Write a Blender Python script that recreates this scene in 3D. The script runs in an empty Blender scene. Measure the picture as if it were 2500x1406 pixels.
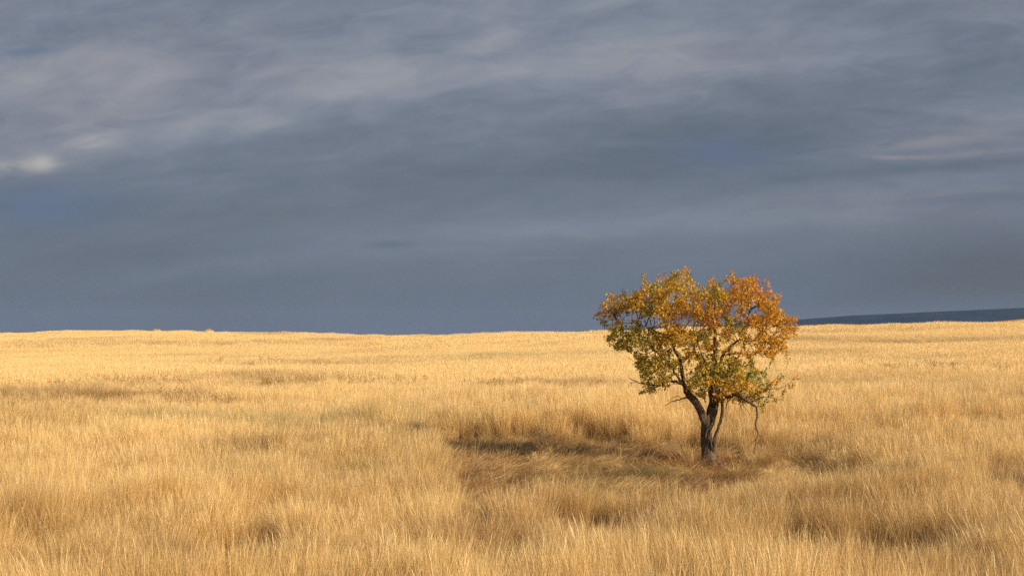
import bpy, math, random
import numpy as np
from mathutils import Vector

rng = np.random.default_rng(11)
random.seed(5)
SC = bpy.context.scene
COL = SC.collection
R = math.radians

# ------------------------------------------------------------------ camera
FPX, HOR, CAMZ = 3472.0, 812.0, 2.71          # focal length in photo pixels, eye level row, eye height above the tree's foot
PITCH = math.atan((HOR - 703.0) / FPX)
cam = bpy.data.cameras.new('camera')
cam.sensor_width = 36.0
cam.lens = 36.0 * FPX / 2500.0
cam.clip_start, cam.clip_end = 0.1, 40000.0
camo = bpy.data.objects.new('camera', cam)
COL.objects.link(camo)
camo.location = (0, 0, CAMZ)
camo.rotation_euler = (math.pi / 2 + PITCH, 0, 0)
SC.camera = camo

# ------------------------------------------------------------------ render settings
SC.view_settings.view_transform = 'Standard'
SC.view_settings.look = 'None'
SC.view_settings.exposure = 0.3
SC.view_settings.gamma = 1.0
SC.render.engine = 'CYCLES'
SC.cycles.max_bounces = 6
SC.cycles.diffuse_bounces = 4
SC.cycles.transmission_bounces = 4
SC.cycles.glossy_bounces = 2
SC.cycles.volume_bounces = 0
SC.cycles.use_denoising = False

# ------------------------------------------------------------------ node helpers
def N(nt, typ, **kw):
    n = nt.nodes.new(typ)
    for k, v in kw.items():
        if k == 'inp':
            for i, val in v.items():
                n.inputs[i].default_value = val
        else:
            setattr(n, k, v)
    return n

def L(nt, a, b):
    nt.links.new(a, b)

def M(nt, op, a, b=None, c=None, clamp=False):
    n = nt.nodes.new('ShaderNodeMath')
    n.operation = op
    n.use_clamp = clamp
    for i, v in enumerate((a, b, c)):
        if v is None:
            continue
        if isinstance(v, (int, float)):
            n.inputs[i].default_value = v
        else:
            L(nt, v, n.inputs[i])
    return n.outputs[0]

def MIXC(nt, f, a, b, blend='MIX'):
    n = nt.nodes.new('ShaderNodeMix')
    n.data_type = 'RGBA'
    n.blend_type = blend
    n.clamp_factor = True
    for s, v in (('Factor', f),):
        if isinstance(v, (int, float)):
            n.inputs[0].default_value = v
        else:
            L(nt, v, n.inputs[0])
    for i, v in ((6, a), (7, b)):
        if isinstance(v, tuple):
            n.inputs[i].default_value = (*v, 1) if len(v) == 3 else v
        else:
            L(nt, v, n.inputs[i])
    return n.outputs[2]

def srgb(r, g, b):
    f = lambda c: (c / 255 / 12.92) if c / 255 <= 0.04045 else ((c / 255 + 0.055) / 1.055) ** 2.4
    return (f(r), f(g), f(b))

# ------------------------------------------------------------------ sun and sky
SUN_EL, SUN_AZ = R(27), R(56)                 # azimuth: to the right of straight-behind the camera
sdir = Vector((math.sin(SUN_AZ) * math.cos(SUN_EL), -math.cos(SUN_AZ) * math.cos(SUN_EL), math.sin(SUN_EL)))
sun = bpy.data.lights.new('sun', 'SUN')
sun.energy = 5.0
sun.angle = R(0.5)
sun.color = (1.0, 0.85, 0.62)
suno = bpy.data.objects.new('sun', sun)
COL.objects.link(suno)
suno.rotation_euler = sdir.to_track_quat('Z', 'Y').to_euler()

def build_world():
    w = bpy.data.worlds.new('World')
    SC.world = w
    w.use_nodes = True
    nt = w.node_tree
    nt.nodes.clear()
    out = N(nt, 'ShaderNodeOutputWorld')
    bg = N(nt, 'ShaderNodeBackground', inp={'Strength': 0.1})
    L(nt, bg.outputs[0], out.inputs[0])
    sky = N(nt, 'ShaderNodeTexSky', sky_type='NISHITA', sun_disc=False)
    sky.sun_elevation = SUN_EL
    sky.sun_rotation = math.atan2(sdir.x, sdir.y)
    tc = N(nt, 'ShaderNodeTexCoord')
    sep = N(nt, 'ShaderNodeSeparateXYZ')
    L(nt, tc.outputs['Generated'], sep.inputs[0])
    X, Y, Z = sep.outputs
    # the cloud deck: the view direction carried up to a flat layer
    zc = M(nt, 'ADD', M(nt, 'MAXIMUM', Z, 0.0), 0.28)
    U, V = M(nt, 'DIVIDE', X, zc), M(nt, 'DIVIDE', Y, zc)
    # the sheets of the deck lie at a slant to the view
    ca, sa = math.cos(R(20)), math.sin(R(20))
    Ur = M(nt, 'ADD', M(nt, 'MULTIPLY', U, ca), M(nt, 'MULTIPLY', V, -sa))
    Vr = M(nt, 'ADD', M(nt, 'MULTIPLY', U, sa), M(nt, 'MULTIPLY', V, ca))

    def noise(su, sv, off, scale=1.0, detail=6, rough=0.55, dist=0.0):
        c = N(nt, 'ShaderNodeCombineXYZ')
        L(nt, M(nt, 'MULTIPLY', Ur, su), c.inputs[0])
        L(nt, M(nt, 'MULTIPLY', Vr, sv), c.inputs[1])
        c.inputs[2].default_value = off
        n = N(nt, 'ShaderNodeTexNoise', inp={'Scale': scale, 'Detail': detail, 'Roughness': rough, 'Distortion': dist})
        L(nt, c.outputs[0], n.inputs['Vector'])
        return n.outputs['Fac']

    def ramp(v, a, b, smooth=True):
        n = N(nt, 'ShaderNodeMapRange', interpolation_type='SMOOTHSTEP' if smooth else 'LINEAR')
        n.inputs[1].default_value, n.inputs[2].default_value = a, b
        L(nt, v, n.inputs[0])
        return n.outputs[0]

    front = ramp(Y, 0.05, 0.4)
    A = M(nt, 'DIVIDE', X, M(nt, 'MAXIMUM', Y, 0.02))
    E = M(nt, 'DIVIDE', Z, M(nt, 'MAXIMUM', Y, 0.02))
    def spot(px, py, sx, sy, tilt=0.0):
        """A soft patch of the sky round one bearing and elevation; tilt in degrees, rising to the right."""
        a0, e0 = (px - 1250) / FPX, (HOR - py) / FPX
        t = R(tilt)
        da, de = M(nt, 'SUBTRACT', A, a0), M(nt, 'SUBTRACT', E, e0)
        p = M(nt, 'ADD', M(nt, 'MULTIPLY', da, math.cos(t)), M(nt, 'MULTIPLY', de, math.sin(t)))
        q = M(nt, 'SUBTRACT', M(nt, 'MULTIPLY', de, math.cos(t)), M(nt, 'MULTIPLY', da, math.sin(t)))
        p, q = M(nt, 'DIVIDE', p, sx / FPX), M(nt, 'DIVIDE', q, sy / FPX)
        d = M(nt, 'ADD', M(nt, 'MULTIPLY', p, p), M(nt, 'MULTIPLY', q, q))
        g = M(nt, 'POWER', 2.718, M(nt, 'MULTIPLY', d, -1.0))
        return M(nt, 'MULTIPLY', g, front)

    n_big = noise(1.1, 1.7, 3.1, 1.0, 6, 0.48, 0.5)
    n_mid = noise(3.2, 5.6, 8.7, 1.0, 6, 0.5, 0.6)
    n_fine = noise(9.5, 15.0, 1.3, 1.0, 8, 0.6, 0.6)
    n_tint = noise(2.0, 4.0, 21.0, 1.0, 4, 0.5, 0.3)
    # brightness of the deck: darker and flatter low down, lighter and more broken higher up
    up = ramp(E, 0.0, 0.22)
    lit = M(nt, 'ADD', M(nt, 'MULTIPLY', M(nt, 'SUBTRACT', n_big, 0.5), 0.5), M(nt, 'MULTIPLY', M(nt, 'SUBTRACT', n_mid, 0.5), M(nt, 'ADD', 0.2, M(nt, 'MULTIPLY', up, 0.55))))
    lit = M(nt, 'ADD', lit, M(nt, 'MULTIPLY', M(nt, 'MULTIPLY', M(nt, 'SUBTRACT', n_fine, 0.5), 0.85), up))
    lit = M(nt, 'ADD', M(nt, 'MULTIPLY', lit, 0.85), M(nt, 'ADD', 0.32, M(nt, 'MULTIPLY', up, 0.32)))
    for px, py, sx, sy, tilt, amt in (
            (250, 250, 420, 130, 4, 0.18), (550, 130, 900, 170, 6, 0.14), (600, 650, 420, 30, 5, 0.08), (1000, 190, 330, 60, 9, 0.30), (830, 228, 90, 22, 10, 0.22),
            (620, 300, 220, 26, 7, 0.2), (1560, 150, 330, 70, 8, 0.18), (1100, 570, 700, 55, 4, 0.16),
            (1900, 520, 600, 55, 4, 0.14), (1800, 350, 420, 120, 5, -0.26), (1150, 420, 500, 45, 3, -0.14),
            (130, 510, 330, 60, 0, -0.22), (2350, 150, 260, 90, 10, -0.15), (950, 597, 55, 9, 0, -0.2),
            (1250, 770, 2000, 70, 1, -0.14), (2420, 660, 420, 90, 3, -0.16), (300, 620, 300, 30, 3, -0.1),
            (2330, 405, 330, 14, 4, -0.2), (2400, 485, 220, 16, 2, -0.2)):
        k = 0.75 if amt > 0 else 0.5
        m = M(nt, 'MULTIPLY', spot(px, py, sx, sy, tilt), M(nt, 'ADD', 1 - k * 0.5, M(nt, 'MULTIPLY', n_mid, k)))
        lit = M(nt, 'ADD', lit, M(nt, 'MULTIPLY', m, amt))
    cr = N(nt, 'ShaderNodeValToRGB')
    el = cr.color_ramp.elements
    el[0].position, el[0].color = 0.0, (*srgb(90, 97, 109), 1)
    el[1].position, el[1].color = 1.0, (*srgb(150, 152, 160), 1)
    for p, c in ((0.28, (101, 110, 124)), (0.5, (113, 121, 136)), (0.72, (129, 135, 149))):
        e = el.new(p)
        e.color = (*srgb(*c), 1)
    L(nt, lit, cr.inputs[0])
    c = cr.outputs[0]
    c = MIXC(nt, ramp(n_tint, 0.42, 0.66), MIXC(nt, 1.0, c, (0.98, 1.008, 1.01), 'MULTIPLY'), MIXC(nt, 1.0, c, (1.012, 0.999, 0.982), 'MULTIPLY'))
    # bits of open blue, and the few cloud edges that catch the sun
    for px, py, sx, sy, tilt, colr, amt in (
            (55, 122, 95, 13, 5, (92, 112, 140), 0.65), (82, 65, 26, 16, 0, (92, 115, 146), 0.7),
            (90, 505, 190, 55, 0, (98, 116, 146), 0.6), (1790, 365, 130, 40, 0, (94, 108, 138), 0.6),
            (2440, 690, 300, 110, 0, (92, 97, 104), 0.7)):
        m = M(nt, 'MULTIPLY', spot(px, py, sx, sy, tilt), ramp(n_mid, 0.3, 0.55))
        c = MIXC(nt, M(nt, 'MULTIPLY', m, amt), c, srgb(*colr))
    for px, py, sx, sy, tilt, colr, amt in (
            (45, 402, 105, 19, 3, (160, 160, 160), 0.75), (100, 397, 30, 18, 0, (177, 175, 170), 0.75),
            (230, 345, 70, 22, 12, (166, 166, 168), 0.75), (170, 300, 50, 16, 8, (158, 160, 166), 0.6),
            (70, 195, 60, 20, 5, (150, 154, 160), 0.6), (230, 190, 50, 22, 8, (150, 153, 160), 0.6),
            (860, 225, 45, 11, 14, (150, 155, 160), 0.8), (640, 300, 80, 9, 7, (146, 151, 158), 0.7),
            (1020, 185, 70, 22, 10, (146, 152, 160), 0.7), (1530, 140, 22, 10, 0, (140, 148, 152), 0.7),
            (2210, 384, 110, 6, 1, (142, 140, 146), 0.9), (2280, 345, 190, 15, 7, (134, 136, 144), 0.85),
            (2400, 372, 120, 6, 5, (134, 134, 140), 0.8), (2300, 472, 170, 6, 5, (128, 128, 134), 0.7),
            (1330, 630, 130, 5, 1, (122, 124, 134), 0.6)):
        m = M(nt, 'MULTIPLY', spot(px, py, sx, sy, tilt), M(nt, 'ADD', 0.25, ramp(M(nt, 'ADD', M(nt, 'MULTIPLY', n_fine, 0.6), M(nt, 'MULTIPLY', n_mid, 0.4)), 0.36, 0.6)))
        c = MIXC(nt, M(nt, 'MULTIPLY', m, amt, clamp=True), c, srgb(*colr))
    # the deck covers the far half of the sky and breaks up behind the camera, where the sun is
    cover = ramp(M(nt, 'ADD', Y, M(nt, 'MULTIPLY', M(nt, 'SUBTRACT', n_big, 0.5), 0.5)), -0.35, 0.1)
    cl = MIXC(nt, 1.0, c, (8.1, 8.1, 8.1), 'MULTIPLY')    # the Background multiplies by 0.1, the exposure by 1.23
    L(nt, MIXC(nt, M(nt, 'MULTIPLY', cover, 0.985), sky.outputs[0], cl), bg.inputs['Color'])
build_world()

# ------------------------------------------------------------------ scene helpers
def tag(o, label=None, cat=None, kind=None, group=None):
    if label: o['label'] = label
    if cat: o['category'] = cat
    if kind: o['kind'] = kind
    if group: o['group'] = group
    return o

def empty(name, loc):
    o = bpy.data.objects.new(name, None)
    o.empty_display_size = 0.2
    o.location = loc
    COL.objects.link(o)
    return o

def mesh_obj(name, verts, faces, mat, parent=None, smooth=False, link=True, attrs=()):
    """attrs: (name, type, domain, flat array)"""
    me = bpy.data.meshes.new(name)
    me.from_pydata([tuple(v) for v in verts] if not isinstance(verts, np.ndarray) else verts.tolist(), [], faces if isinstance(faces, list) else faces.tolist())
    for an, ty, dom, arr in attrs:
        a = me.attributes.new(an, ty, dom)
        a.data.foreach_set('vector' if ty == 'FLOAT_VECTOR' else 'color' if ty in ('FLOAT_COLOR', 'BYTE_COLOR') else 'value', np.asarray(arr).ravel())
    if smooth:
        me.polygons.foreach_set('use_smooth', np.ones(len(me.polygons), bool))
    if mat:
        me.materials.append(mat)
    me.update()
    o = bpy.data.objects.new(name, me)
    if link:
        COL.objects.link(o)
    if parent:
        o.parent = parent
        o.matrix_parent_inverse = parent.matrix_world.inverted() if False else o.matrix_parent_inverse
    return o

_perm = np.random.default_rng(77).random((257, 257))
_perm[-1], _perm[:, -1] = _perm[0], _perm[:, 0]
def vnoise(x, y, scale, octaves=3, seed=0):
    """value noise, about -1..1; scale = size of the largest lumps"""
    x, y = np.asarray(x, float), np.asarray(y, float)
    tot, amp, norm = 0, 1.0, 0
    for o in range(octaves):
        u = x / scale * 2 ** o + 37.2 * seed + 11.3 * o
        v = y / scale * 2 ** o + 91.7 * seed + 5.9 * o
        iu, iv = np.floor(u).astype(int), np.floor(v).astype(int)
        fu, fv = u - iu, v - iv
        fu, fv = fu * fu * (3 - 2 * fu), fv * fv * (3 - 2 * fv)
        a, b = iu % 256, iv % 256
        n = (_perm[a, b] * (1 - fu) + _perm[a + 1, b] * fu) * (1 - fv) + (_perm[a, b + 1] * (1 - fu) + _perm[a + 1, b + 1] * fu) * fv
        tot = tot + (n * 2 - 1) * amp
        norm += amp
        amp *= 0.5
    return tot / norm

def sstep(a, b, x):
    t = np.clip((np.asarray(x, float) - a) / (b - a), 0, 1)
    return t * t * (3 - 2 * t)

# ------------------------------------------------------------------ the lie of the land
CR_PX = np.array([-2500, -600, 0, 170, 330, 450, 520, 700, 900, 1050, 1200, 1350, 1480, 1700, 1950, 2150, 2300, 2500, 3000, 5000], float)
CR_Y = np.array([830, 822, 815, 809.5, 810, 811, 812, 814, 821, 821.5, 817, 813, 811, 804, 799.5, 797, 793, 790.5, 784, 780], float)
CR_D = np.array([330, 335, 340, 340, 340, 335, 330, 310, 260, 240, 215, 205, 195, 180, 170, 165, 160, 155, 150, 150], float)
GRASS_TOP = 0.52

def ground_z(x, y):
    x, y = np.asarray(x, float), np.asarray(y, float)
    d = np.hypot(x, y)
    px = 1250 + FPX * x / np.maximum(y, 1e-3 + 0.35 * np.abs(x))
    D = np.interp(px, CR_PX, CR_D)
    zc = CAMZ - (np.interp(px, CR_PX, CR_Y) - HOR) / FPX * D - GRASS_TOP
    t = np.clip((d - 32) / (D - 32), 0, 1)
    z = zc * (t * 0.75 + 0.25 * t * t)
    over = np.maximum(d - D, 0)
    z = z - np.minimum(0.0004 * over ** 2 + 0.012 * over, 0.10 * over)
    und = vnoise(x, y * 0.55, 26, 3, 1) * 0.34 * sstep(32, 110, d) * (1 - 0.75 * sstep(0.75, 1.0, t))
    und = und + vnoise(x, y, 7, 2, 2) * 0.05 * sstep(14, 30, d)
    z = z + und
    return np.maximum(z, -42.0) * np.where(y < 0, sstep(-60, 0, y), 1.0)

def ray(px, py):
    u, v = (px - 1250) / FPX, (703 - py) / FPX
    return np.array([u, math.cos(PITCH) - v * math.sin(PITCH), math.sin(PITCH) + v * math.cos(PITCH)])

def at(px, py, Y):
    d = ray(px, py)
    return np.array([0, 0, CAMZ]) + d * (Y / d[1])

def ground_at(px, py, h=0.0):
    """where the sight line through a photo pixel comes down to h above the ground"""
    d = ray(px, py)
    for Y in np.concatenate((np.arange(10, 80, 0.1), np.arange(80, 420, 0.5))):
        p = np.array([0, 0, CAMZ]) + d * (Y / d[1])
        if p[2] <= ground_z(p[0], p[1]) + h:
            return p
    return p

TREE_Y = 28.6
TREE = np.array([(1731 - 1250) / FPX * TREE_Y, TREE_Y, 0.0])

# trodden, flattened clearing beside the tree (metres, seen from above)
CLEAR = np.array([(-2.1, 34.4), (-1.85, 31), (-1.35, 27), (-1.0, 23.2), (-0.5, 20.9), (2.1, 20.6), (3.2, 23.6), (4.4, 26.4), (5.0, 28.6), (5.1, 30.5), (4.4, 32.6), (2.4, 33.6), (0.6, 34.3)])
def poly_dist(x, y, poly):
    """signed distance to a polygon's edge, positive inside"""
    x, y = np.asarray(x, float), np.asarray(y, float)
    best = np.full(x.shape, 1e9)
    inside = np.zeros(x.shape, bool)
    n = len(poly)
    for i in range(n):
        ax, ay = poly[i]
        bx, by = poly[(i + 1) % n]
        ex, ey = bx - ax, by - ay
        t = np.clip(((x - ax) * ex + (y - ay) * ey) / (ex * ex + ey * ey), 0, 1)
        best = np.minimum(best, np.hypot(x - ax - t * ex, y - ay - t * ey))
        c = ((ay > y) != (by > y)) & (x < (bx - ax) * (y - ay) / (by - ay + 1e-12) + ax)
        inside ^= c
    return np.where(inside, best, -best)

def clearing(x, y):
    """0 in tall grass, 1 in the flattened clearing"""
    wob = vnoise(x, y, 1.6, 2, 9) * 0.45
    return sstep(-0.15, 0.35, poly_dist(x, y, CLEAR) + wob)

def seg_mask(x, y, ax, ay, bx, by, w):
    ex, ey = bx - ax, by - ay
    t = np.clip(((x - ax) * ex + (y - ay) * ey) / (ex * ex + ey * ey), 0, 1)
    return 1 - sstep(w * 0.4, w, np.hypot(x - ax - t * ex, y - ay - t * ey) + vnoise(x, y, 1.0, 2, 12) * w * 0.5)

# patches of other growth: photo pixel of their middle, half widths across and in depth (m), what grows there
def make_patches():
    P = []
    for px, py, rx, ry, brown, green in (
            (1330, 962, 3.4, 3.2, 0.75, 0), (1180, 968, 2.4, 2.4, 0.55, 0), (1050, 972, 3.0, 2.2, 0.3, 0), (1420, 957, 2.2, 2.0, 0.35, 0),
            (60, 992, 3.0, 2.6, 0.6, 0), (180, 992, 2.6, 2.2, 0.6, 0), (300, 995, 2.2, 1.8, 0.85, 0), (430, 992, 2.2, 1.6, 0.7, 0),
            (160, 962, 3.2, 2.5, 0.55, 0), (270, 962, 3.0, 2.5, 0.5, 0), (430, 958, 3.6, 2.5, 0.35, 0), (600, 935, 6.0, 4.0, 0.4, 0.05),
            (680, 930, 4.0, 3.0, 0.4, 0), (760, 893, 7.0, 7.0, 0.45, 0), (850, 888, 6.0, 6.0, 0.3, 0), (1200, 880, 9.0, 9.0, 0.1, 0.45),
            (120, 847, 16, 14, 0.45, 0), (350, 838, 16, 10, 0.3, 0), (430, 845, 20, 10, 0.4, 0), (600, 840, 20, 10, 0.35, 0), (2180, 840, 9, 9, 0.4, 0),
            (2350, 838, 9, 8, 0.4, 0), (1990, 838, 6, 7, 0.25, 0.1), (1980, 872, 4, 5, 0.35, 0.05), (2150, 812, 12, 9, 0.25, 0), (2250, 884, 5, 5, 0.25, 0.05),
            (2380, 905, 3.4, 3.6, 0.35, 0.05), (2120, 960, 2.6, 3.0, 0.2, 0.1), (390, 1045, 1.4, 1.2, 0, 0.7), (470, 1047, 1.0, 1.0, 0, 0.7), (650, 1050, 1.5, 1.5, 0, 0.75),
            (780, 1055, 1.4, 1.6, 0, 0.85), (880, 1050, 1.3, 1.4, 0, 0.6), (1060, 1045, 1.2, 1.8, 0.1, 0.7), (110, 1075, 0.9, 1.0, 0, 0.5), (560, 1130, 1.0, 1.2, 0.12, 0.2),
            (1080, 1100, 0.9, 1.0, 0.1, 0.5), (2000, 1090, 1.2, 0.8, 0.35, 0.1), (2330, 1090, 1.2, 0.8, 0.35, 0.1), (1830, 1200, 1.0, 0.9, 0.35, 0), (2250, 1250, 0.9, 1.0, 0.3, 0),
            (1450, 1290, 0.7, 0.9, 0.5, 0), (1240, 1340, 0.8, 0.7, 0.4, 0), (2120, 1330, 0.7, 0.7, 0.5, 0), (560, 1370, 0.9, 0.8, 0.35, 0), (280, 1300, 0.9, 0.8, 0.2, 0.1),
            (30, 1250, 0.7, 0.7, 0.3, 0), (2400, 1330, 0.7, 0.8, 0.4, 0.1), (1650, 1350, 0.8, 0.8, 0.35, 0)):
        p = ground_at(px, py, 0.35)
        P.append((p[0], p[1], rx, ry, brown, green))
    return P
PATCHES = make_patches()

# gaps where the grass has fallen apart and the ground shows
HOLES = []
for px, py, r in ((1440, 1330, 0.45), (2115, 1385, 0.5), (1500, 1352, 0.3), (2290, 1240, 0.25), (30, 1262, 0.35), (160, 1400, 0.4), (570, 1400, 0.45), (1270, 1385, 0.3),
                  (290, 1240, 0.2), (1965, 1360, 0.3), (1850, 1370, 0.25), (2240, 1395, 0.3), (700, 1290, 0.2), (2440, 1240, 0.25), (1180, 1290, 0.2)):
    p = ground_at(px, py, 0.12)
    HOLES.append((p[0], p[1], r))

# ------------------------------------------------------------------ materials
def base_mat(name):
    m = bpy.data.materials.new(name)
    m.use_nodes = True
    nt = m.node_tree
    nt.nodes.clear()
    out = N(nt, 'ShaderNodeOutputMaterial')
    return m, nt, out

def grass_material():
    m, nt, out = base_mat('dry_grass')
    rnd = N(nt, 'ShaderNodeAttribute', attribute_name='rnd').outputs['Fac']
    tint = N(nt, 'ShaderNodeAttribute', attribute_name='tint', attribute_type='INSTANCER')
    sp = N(nt, 'ShaderNodeSeparateColor')
    L(nt, tint.outputs['Color'], sp.inputs[0])
    brown, green, shade = sp.outputs  # last channel: patchy paleness, with the painted brightness of the far field
    cr = N(nt, 'ShaderNodeValToRGB')
    el = cr.color_ramp.elements
    el[0].position, el[0].color = 0.0, (0.22, 0.12, 0.04, 1)
    el[1].position, el[1].color = 1.0, (0.88, 0.66, 0.32, 1)
    for p, c in ((0.3, (0.50, 0.32, 0.12)), (0.6, (0.70, 0.475, 0.185)), (0.85, (0.76, 0.54, 0.235))):
        e = el.new(p)
        e.color = (*c, 1)
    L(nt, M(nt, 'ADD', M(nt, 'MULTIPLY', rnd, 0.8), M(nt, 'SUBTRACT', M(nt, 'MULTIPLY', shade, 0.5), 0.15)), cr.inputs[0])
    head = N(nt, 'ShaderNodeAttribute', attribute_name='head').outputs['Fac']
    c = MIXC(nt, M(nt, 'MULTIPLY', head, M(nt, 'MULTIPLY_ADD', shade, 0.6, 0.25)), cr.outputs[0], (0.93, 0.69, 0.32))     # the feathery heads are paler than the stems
    cb = MIXC(nt, rnd, (0.19, 0.085, 0.03), (0.40, 0.215, 0.08))
    c = MIXC(nt, M(nt, 'MULTIPLY', M(nt, 'ADD', M(nt, 'MULTIPLY', rnd, -0.5), 1.25), brown), c, cb)
    cg = MIXC(nt, rnd, (0.15, 0.145, 0.05), (0.46, 0.38, 0.16))
    c = MIXC(nt, green, c, cg)
    d = N(nt, 'ShaderNodeBsdfDiffuse')
    t = N(nt, 'ShaderNodeBsdfTranslucent')
    L(nt, c, d.inputs[0])
    L(nt, c, t.inputs[0])
    mx = N(nt, 'ShaderNodeMixShader', inp={0: 0.4})
    L(nt, d.outputs[0], mx.inputs[1])
    L(nt, t.outputs[0], mx.inputs[2])
    g = N(nt, 'ShaderNodeBsdfGlossy', inp={'Color': (0.9, 0.85, 0.75, 1), 'Roughness': 0.45})
    m2 = N(nt, 'ShaderNodeMixShader', inp={0: 0.04})
    L(nt, mx.outputs[0], m2.inputs[1])
    L(nt, g.outputs[0], m2.inputs[2])
    L(nt, m2.outputs[0], out.inputs[0])
    return m
GRASS_MAT = grass_material()

def soil_material():
    m, nt, out = base_mat('dry_soil')
    g = N(nt, 'ShaderNodeNewGeometry')
    n1 = N(nt, 'ShaderNodeTexNoise', inp={'Scale': 1.3, 'Detail': 8, 'Roughness': 0.7})
    n2 = N(nt, 'ShaderNodeTexNoise', inp={'Scale': 35.0, 'Detail': 5, 'Roughness': 0.7})
    L(nt, g.outputs['Position'], n1.inputs['Vector'])
    L(nt, g.outputs['Position'], n2.inputs['Vector'])
    c = MIXC(nt, n1.outputs['Fac'], (0.13, 0.075, 0.035), (0.34, 0.22, 0.10))
    c = MIXC(nt, n2.outputs['Fac'], c, (0.38, 0.25, 0.11))
    b = N(nt, 'ShaderNodeBsdfDiffuse')
    L(nt, c, b.inputs[0])
    bp = N(nt, 'ShaderNodeBump', inp={'Strength': 0.8, 'Distance': 0.03})
    L(nt, n2.outputs['Fac'], bp.inputs['Height'])
    L(nt, bp.outputs[0], b.inputs['Normal'])
    L(nt, b.outputs[0], out.inputs[0])
    return m

def hill_material(c0, c1, name, scale):
    m, nt, out = base_mat(name)
    g = N(nt, 'ShaderNodeNewGeometry')
    n1 = N(nt, 'ShaderNodeTexNoise', inp={'Scale': scale, 'Detail': 8, 'Roughness': 0.65})
    L(nt, g.outputs['Position'], n1.inputs['Vector'])
    cr = N(nt, 'ShaderNodeMapRange', inp={1: 0.35, 2: 0.65})
    L(nt, n1.outputs['Fac'], cr.inputs[0])
    b = N(nt, 'ShaderNodeBsdfDiffuse')
    L(nt, MIXC(nt, cr.outputs[0], c0, c1), b.inputs[0])
    L(nt, b.outputs[0], out.inputs[0])
    return m

def bark_material(name, c0, c1, c2):
    m, nt, out = base_mat(name)
    tc = N(nt, 'ShaderNodeTexCoord')
    mp = N(nt, 'ShaderNodeMapping', inp={'Scale': (1, 1, 0.28)})
    L(nt, tc.outputs['Object'], mp.inputs['Vector'])
    n1 = N(nt, 'ShaderNodeTexNoise', inp={'Scale': 38.0, 'Detail': 6, 'Roughness': 0.65, 'Distortion': 0.6})
    n2 = N(nt, 'ShaderNodeTexNoise', inp={'Scale': 5.0, 'Detail': 4, 'Roughness': 0.6})
    L(nt, mp.outputs[0], n1.inputs['Vector'])
    L(nt, mp.outputs[0], n2.inputs['Vector'])
    mr = N(nt, 'ShaderNodeMapRange', inp={1: 0.35, 2: 0.68})
    L(nt, n1.outputs['Fac'], mr.inputs[0])
    mr2 = N(nt, 'ShaderNodeMapRange', inp={1: 0.5, 2: 0.7})
    L(nt, n2.outputs['Fac'], mr2.inputs[0])
    c = MIXC(nt, mr.outputs[0], c0, c1)
    c = MIXC(nt, M(nt, 'MULTIPLY', mr2.outputs[0], 0.7), c, c2)
    p = N(nt, 'ShaderNodeBsdfPrincipled', inp={'Roughness': 0.85, 'Specular IOR Level': 0.2})
    L(nt, c, p.inputs['Base Color'])
    bp = N(nt, 'ShaderNodeBump', inp={'Strength': 0.9, 'Distance': 0.02})
    L(nt, n1.outputs['Fac'], bp.inputs['Height'])
    L(nt, bp.outputs[0], p.inputs['Normal'])
    L(nt, p.outputs[0], out.inputs[0])
    return m

def leaf_material(name='autumn_leaf'):
    m, nt, out = base_mat(name)
    a = N(nt, 'ShaderNodeAttribute', attribute_name='leafcol')
    p = N(nt, 'ShaderNodeBsdfPrincipled', inp={'Roughness': 0.5, 'Specular IOR Level': 0.35})
    t = N(nt, 'ShaderNodeBsdfTranslucent')
    L(nt, a.outputs['Color'], p.inputs['Base Color'])
    L(nt, MIXC(nt, 1.0, a.outputs['Color'], (1.15, 1.1, 0.7), 'MULTIPLY'), t.inputs[0])
    mx = N(nt, 'ShaderNodeMixShader', inp={0: 0.35})
    L(nt, p.outputs[0], mx.inputs[1])
    L(nt, t.outputs[0], mx.inputs[2])
    L(nt, mx.outputs[0], out.inputs[0])
    return m

SOIL = soil_material()
BARK = bark_material('bark', (0.030, 0.021, 0.014), (0.15, 0.10, 0.062), (0.21, 0.165, 0.115))
DEADWOOD = bark_material('dead_wood', (0.09, 0.05, 0.035), (0.24, 0.14, 0.095), (0.30, 0.19, 0.14))
LEAF = leaf_material()

# ------------------------------------------------------------------ ground and far hills
def build_ground():
    # a polar sheet: fine near the camera, coarse far off, all round
    rad = np.concatenate(([0.0], np.geomspace(2, 12, 14), np.arange(12.6, 60, 0.7), np.geomspace(61, 430, 110), np.geomspace(450, 8300, 36)))
    ang = np.concatenate((np.linspace(-R(24), R(24), 150), np.linspace(R(24), R(336), 90)[1:-1]))
    aa, rr = np.meshgrid(ang, rad)
    x, y = rr * np.sin(aa), rr * np.cos(aa)
    z = ground_z(x, y)
    z = np.where(rr > 430, np.minimum(z, -1.0), z)
    k = np.where(y < -2900, -2900 / np.minimum(y, -1), 1.0)
    x, y = x * k, y * k
    na, nr = len(ang), len(rad)
    idx = np.arange(na * nr).reshape(nr, na)
    nx = np.roll(idx, -1, axis=1)
    f = np.stack((idx[:-1], nx[:-1], nx[1:], idx[1:]), -1).reshape(-1, 4)
    f = f[:, ::-1]
    o = mesh_obj('ground', np.stack((x, y, z), -1).reshape(-1, 3), f, SOIL, smooth=True)
    tag(o, 'dry brown earth under the tall straw grass', 'ground', 'structure')

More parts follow.
